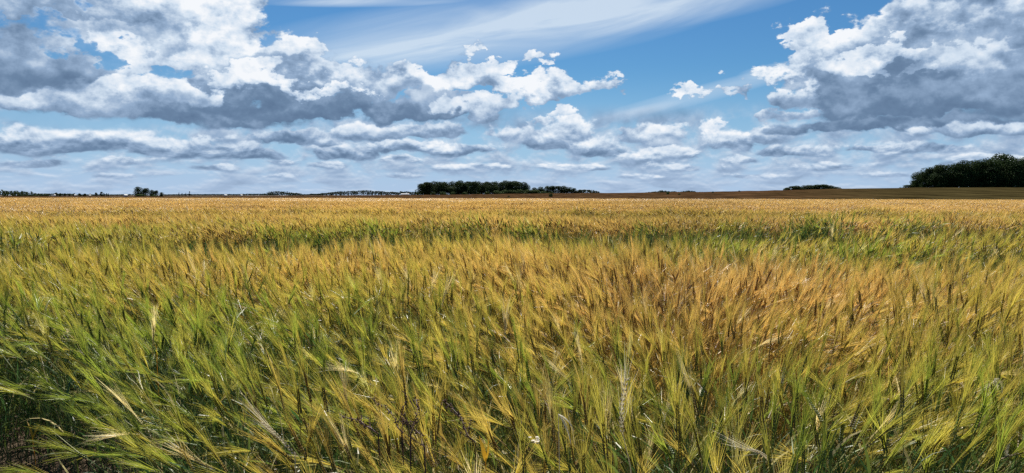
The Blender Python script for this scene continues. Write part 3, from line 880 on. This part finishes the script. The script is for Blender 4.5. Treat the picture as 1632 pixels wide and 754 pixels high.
far_wood(-60, 66, 1100, [(-60, 10), (0, 9), (4, 6), (14, 8), (30, 7), (42, 5), (52, 3), (66, 2.4)], 'dark wood sloping down from the left edge', M_OAK)
far_wood(60, 215, 2100, [(60, 7), (100, 6), (130, 4), (215, 4)], 'thin far wood behind the hedgerow at left', M_BLUE)
far_wood(262, 440, 2300, [(262, 4), (310, 5), (350, 4), (400, 5), (440, 6)], 'thin line of far trees right of the lone clump', M_BLUE)
far_wood(428, 480, 1700, [(428, 4), (437, 9), (446, 10.5), (460, 8), (475, 6), (480, 2)], 'small rounded wood on the skyline left of the central copse', M_BLUE)
far_wood(482, 668, 2400, [(482, 3), (520, 8), (540, 12), (560, 16), (580, 15), (600, 12), (640, 11), (668, 12)], 'long wooded rise on the skyline left of the central copse', M_BLUE, leaf=3.2)
far_wood(918, 956, 1500, [(918, 8), (930, 9), (945, 8), (952, 6), (956, 2)], 'far low wood ending the trees right of the central copse', M_BLUE)
far_wood(956, 1030, 2600, [(956, 3), (1030, 3.5)], 'very thin line of trees on the skyline near the middle', M_BLUE)
far_wood(1030, 1120, 1500, [(1030, 3), (1045, 5), (1055, 8), (1062, 5), (1090, 5), (1096, 6.5), (1106, 4), (1120, 3)], 'low wood with one bump on the skyline right of centre', M_BLUE)
far_wood(1120, 1252, 2000, [(1120, 4), (1252, 5)], 'thin strip of wood just left of the low skyline copse', M_BLUE)

# ------------------------------------------------------------------ far buildings
def paint(name, c, rough=0.7):
    m, nt = new_mat(name); tc = nt.nodes.new('ShaderNodeNewGeometry')
    n_ = noise(nt, N(nt, tc.outputs['Position']), 1.5, 4, 0.6)
    surface(nt, mixc(nt, n_ * 0.5, c, tuple(v * .75 for v in c)), rough)
    return m
M_PALE = paint('pale_sheet_roof', (.50, .50, .48))
M_WHITE, M_SLATE, M_PANE, M_TILE = paint('white_render', (.80, .79, .76)), paint('slate', (.30, .31, .33)), paint('dark_glass', (.03, .035, .04), .2), paint('clay_tile', (.30, .13, .08))
def boxg(g, x0, x1, y0, y1, z0, z1, m=0):
    V = [(x, y, z) for z in (z0, z1) for y in (y0, y1) for x in (x0, x1)]
    g.add(V, [(0, 2, 3, 1), (4, 5, 7, 6), (0, 1, 5, 4), (2, 6, 7, 3), (0, 4, 6, 2), (1, 3, 7, 5)], m)
def house(px, d, w, h, label, rot_=0.0, roofm=None, name='white_house', group='white houses dotted along the skyline', deep=3.0):
    e = empty(name, at(px, d), label, 'house' if 'house' in name else 'shed', group); e.rotation_euler.z = rot_
    g = Geo(); boxg(g, -w / 2, w / 2, -deep / 2, deep / 2, -0.3, h)
    g.add([(-w / 2, -deep / 2, h), (-w / 2, deep / 2, h), (-w / 2, 0, h * 1.38)], [(0, 1, 2)]); g.add([(w / 2, -deep / 2, h), (w / 2, deep / 2, h), (w / 2, 0, h * 1.38)], [(0, 1, 2)])
    obj('wall', g, [M_WHITE], e)
    g = Geo(); o_ = .35
    for s in (-1, 1):
        V = [(-w / 2 - o_, s * (deep / 2 + o_), h - .12), (w / 2 + o_, s * (deep / 2 + o_), h - .12), (w / 2 + o_, 0, h * 1.42), (-w / 2 - o_, 0, h * 1.42)]
        g.add(V + [(a, b, c + .14) for a, b, c in V], [(0, 1, 2, 3), (4, 5, 6, 7), (0, 1, 5, 4), (1, 2, 6, 5), (2, 3, 7, 6), (3, 0, 4, 7)])
    obj('roof', g, [roofm or M_PALE], e)
    for k in (-1, 1):
        g = Geo(); boxg(g, k * w * .3 - .45, k * w * .3 + .45, -deep / 2 - .05, -deep / 2 - .003, h * .35, h * .72); obj('window', g, [M_PANE], e)
    g = Geo(); boxg(g, -.5, .5, -deep / 2 - .06, -deep / 2 - .003, 0, h * .7); obj('door', g, [M_SLATE], e)
    return e
house(201, 780, 2.6, 1.9, 'tiny white house just left of the lone tree clump', R(50), group=None, deep=3.5)
house(121, 1200, 2.6, 2.2, 'tiny white house among the left part of the far hedgerow', R(40))
house(144, 1200, 2.6, 2.0, 'tiny white house between the hedgerow trees and the lone clump', R(60))
house(88, 1250, 2.2, 2.0, 'tiny white house at the left end of the far hedgerow', R(60))
house(360, 1000, 2.8, 2.0, 'white house, left of two bright specks on the left skyline', R(50))
house(385, 1000, 2.4, 1.8, 'white house, right of two bright specks on the left skyline', R(60))
house(646, 1300, 13.0, 2.4, 'long pale low shed just left of the central copse', R(4), name='farm_shed', group=None, roofm=M_WHITE)

# ------------------------------------------------------------------ the barley stalks at the near edge, one by one
def part_meshes(k):
    stem, leaves, ear, awns = PLANTS[k]
    return (stem.mesh('stem', BARLEY), [l.mesh('leaf', BARLEY) for l in leaves], ear.mesh('ear', BARLEY), awns.mesh('awns', BARLEY))
PM = [part_meshes(k) for k in range(16)]
for i in range(len(DETAIL['pos'])):
    p = DETAIL['pos'][i]; r = float(DETAIL['rip'][i]); t = p[0] / p[1]
    side = 'left' if t < -0.22 else ('right' if t > 0.22 else 'middle')
    hue = 'Green' if r < 0.30 else ('Yellow-green' if r < 0.48 else 'Gold-tinged')
    lab = '%s bearded barley stalk at the near edge of the field, %s of the photo' % (hue.lower(), side)
    stem, leaves, ear, awns = PM[int(DETAIL['idx'][i])]
    root = link(bpy.data.objects.new('barley_plant', stem))
    root.location = p; root.rotation_euler = DETAIL['rot'][i]; s_ = float(DETAIL['scl'][i]); root.scale = (s_, s_, s_)
    tag(root, lab, 'barley', '%s barley stalks at the near edge, %s' % (hue.lower(), side)); root['ripe'] = r
    for l in leaves: link(bpy.data.objects.new('leaf', l), root)['ripe'] = r
    e = link(bpy.data.objects.new('ear', ear), root); e['ripe'] = r
    link(bpy.data.objects.new('awns', awns), e)['ripe'] = r

# ------------------------------------------------------------------ odd plants among the crop
def flat_mat(name, a, b, rough=0.5, trans=0.0, scale=60.0):
    m, nt = new_mat(name); tc = nt.nodes.new('ShaderNodeNewGeometry')
    n_ = noise(nt, N(nt, tc.outputs['Position']), scale, 4, 0.6)
    surface(nt, mixc(nt, n_, a, b), rough, trans)
    return m
M_DEAD = flat_mat('bleached_straw', (.62, .55, .36), (.82, .76, .58), .45, .3)
M_DOCK = flat_mat('dark_stem', (.035, .016, .012), (.11, .045, .03), .6)
M_YEL = flat_mat('yellow_leaf', (.55, .30, .02), (.75, .48, .05), .5, .4)
M_FLOWER = flat_mat('cream_petals', (.50, .44, .34), (.66, .61, .50), .6, .3)


def spot(px, py, d):
    """the point at depth d that the photograph shows at (px, py)"""
    r = ray(px, py); return np.array(EYE + r * (d / r.y))


def weed(a, b, d, seed, label):
    """dark dead dock-like stalk: a knobbly stem with side twigs and seed heads"""
    q = np.random.default_rng(seed); top = spot(*a, d); low = spot(*b, d - 0.15); base = low + (low - top) * 0.0
    base = np.array((low[0] + (low[0] - top[0]) * .5, low[1] - .02, 0.0))
    e = empty('weed_stalk', tuple(base), label, 'weed', None)
    pts = [base - base]; n = 9
    ctrl = [base, low, (low + top) / 2 + np.array((0.01, 0, 0.01)), top]
    P_ = []
    for i in range(n + 1):
        u = i / n * 3; k = min(int(u), 2); P_.append(ctrl[k] + (ctrl[k + 1] - ctrl[k]) * (u - k) - base + q.normal(0, .003, 3) * (i > 0))
    P_ = np.array(P_); g = Geo(); tube(g, P_, np.linspace(.0028, .0011, n + 1), 0, 5); obj('stem', g, [M_DOCK], e, True)
    for i in range(5, n + 1):
        g = Geo(); c = P_[i]
        for _ in range(9):
            dd = q.normal(size=3); dd /= np.linalg.norm(dd); kernel(g, c + dd * .007 + (P_[i] - P_[i - 1]) * q.uniform(-.6, 0), dd, .008, .006, 0, .5, .5)
        obj('seed_head', g, [M_DOCK], e)
    for i in (3, 4, 6):
        g = Geo(); d_ = P_[i + 1] - P_[i]; d_ /= np.linalg.norm(d_); o_ = np.array((q.choice([-1, 1]) * .5, 0, .2)); en = P_[i] + (d_ + o_) * q.uniform(.04, .09)
        tube(g, np.array([P_[i], (P_[i] + en) / 2, en]), [.0014, .0011, .0007], 0, 4)
        for u in (.5, .75, 1): kernel(g, P_[i] + (en - P_[i]) * u, d_, .010, .006, 0, .5, .5)
        obj('side_twig', g, [M_DOCK], e)


weed((597, 636), (640, 690), 2.25, 1, 'dark dead weed stalk left of centre, leftmost of the five')
weed((664, 632), (655, 695), 2.20, 2, 'short upright dark weed stalk beside the leftmost one')
weed((545, 662), (600, 690), 2.30, 5, 'low slanting dark weed stalk reaching furthest left')
weed((706, 640), (752, 705), 2.20, 3, 'long dark weed stalk slanting through the pale plumes at centre')
weed((642, 668), (676, 715), 2.15, 4, 'dark weed stalk slanting between the two weeds at centre')


def dead_barley(seed, pts, label, curl=False, d=2.0):
    """bleached barley stalk, bent over, with its ear"""
    q = np.random.default_rng(seed); W = [spot(px, py, d + 0.02 * i) for i, (px, py) in enumerate(pts)]; base = np.array((W[-1][0] + .03, W[-1][1], 0))
    W = W + [base]; W = W[::-1]
    e = empty('bleached_barley', tuple(base), label, 'dead barley'); P_ = np.array(W) - base
    g = Geo(); tube(g, P_[:-2], np.linspace(.0022, .0014, len(P_) - 2), 0, 4); obj('stem', g, [M_DEAD], e, True)
    A, B = P_[-3], P_[-1]; M_ = P_[-2]; g = Geo(); nk = 12
    for k in range(nk):
        u = (k + .5) / nk; c = (1 - u) ** 2 * A + 2 * u * (1 - u) * M_ + u * u * B; t_ = 2 * (1 - u) * (M_ - A) + 2 * u * (B - M_); t_ /= np.linalg.norm(t_)
        for s in (-1, 1): kernel(g, c + np.array((s * .004, 0, 0)), t_ + np.array((s * .3, 0, 0)), .014, .007, 0, u, .5)
    er = obj('ear', g, [M_DEAD], e); g = Geo()
    for k in range(16):
        u = q.uniform(.1, 1); c = (1 - u) ** 2 * A + 2 * u * (1 - u) * M_ + u * u * B; t_ = (B - A) / np.linalg.norm(B - A) + q.normal(0, .14, 3); ribbon(g, np.array([c, c + t_ * .06, c + t_ * .12]), [.0012, .001, .0003], 0, q.uniform(0, 3))
    obj('awns', g, [M_DEAD], er)
    g = Geo(); l0 = P_[1] * .8; lp, _ = path(l0, .4, 2.4, .2, 5, q.uniform(0, 6)); ribbon(g, lp, [.004, .009, .01, .007, .004, .0005], 0, .4); obj('leaf', g, [M_DEAD], e)


dead_barley(1, [(1000, 600), (986, 650), (992, 690), (1005, 745)], 'bleached white barley ear standing upright right of centre', d=1.98)
dead_barley(2, [(1186, 718), (1206, 712), (1228, 735)], 'bleached ear drooping to the left near the bottom, right of centre', d=2.0)
dead_barley(3, [(1588, 620), (1584, 592), (1596, 612), (1602, 660)], 'bleached stalk hooked over near the right edge', d=2.5)
dead_barley(4, [(418, 672), (440, 690), (470, 725)], 'pale dry ear leaning left among the stems left of centre', d=2.2)


def dry_leaf(px, py, d, L, inc0, inc1, az, w, label, mat=M_DEAD, n=3, name='dry_leaf'):
    q = np.random.default_rng(int(px)); c = spot(px, py, d); base = np.array((c[0] + .01, c[1] + .01, 0)); e = empty(name + '_stalk', tuple(base), label, 'dry plant')
    g = Geo(); top = c - base; tube(g, np.array([np.zeros(3), top * .5 + (.006, 0, 0), top]), [.002, .0018, .0012], 0, 4); obj('stem', g, [mat], e)
    for k in range(n):
        g = Geo(); lp, _ = path(top, inc0 + q.normal(0, .2), inc1 + q.normal(0, .2), L * q.uniform(.7, 1.1), 6, az + q.normal(0, .9), 1.0)
        ribbon(g, lp, [w * v for v in (.5, .9, 1, .9, .7, .4, .05)], 0, q.uniform(-.6, .6)); obj('leaf', g, [mat], e)
dry_leaf(890, 660, 1.95, .085, 2.0, 3.1, 0.3, .005, 'withered white leaves hanging from a stalk at bottom centre')
dry_leaf(250, 575, 3.3, .11, .0, .5, 0.0, .012, 'single upright orange-yellow leaf at left', M_YEL, 1, 'yellow_leaf')
dry_leaf(774, 735, 1.95, .07, .0, .6, 2.5, .012, 'yellow leaf tip at the very bottom, left of centre', M_YEL, 2, 'yellow_leaf')
dry_leaf(52, 700, 3.9, .12, .4, 1.0, 2.6, .010, 'yellow-orange leaf low among the stems at far left', M_YEL, 2, 'yellow_leaf')

c = spot(852, 703, 1.95); e = empty('wild_flower', (c[0] - .08, c[1], 0), 'small cream flower head on a thin brown stem at bottom centre', 'wild flower')
o0 = np.array((c[0] - .08, c[1], 0)); g = Geo(); tube(g, np.array([(0, 0, 0), (.02, 0, .3), (.01, 0, .52), c - o0 - (.02, 0, .01), c - o0]), [.0016, .0015, .0013, .001, .0009], 0, 4); obj('stem', g, [M_DOCK], e)
q = np.random.default_rng(9)
for k in range(12):
    g = Geo(); cc = c - o0 + np.array((q.uniform(-.012, .012), q.uniform(-.010, .010), q.uniform(-.005, .008)))
    for j in range(5):
        a = j * 1.256; u_ = np.array((math.cos(a), math.sin(a), .15)) * .005; v_ = np.array((-math.sin(a), math.cos(a), 0)) * .0025
        g.add([cc, cc + u_ * .6 + v_, cc + u_, cc + u_ * .6 - v_], [(0, 1, 2, 3)])
    obj('floret', g, [M_FLOWER], e)
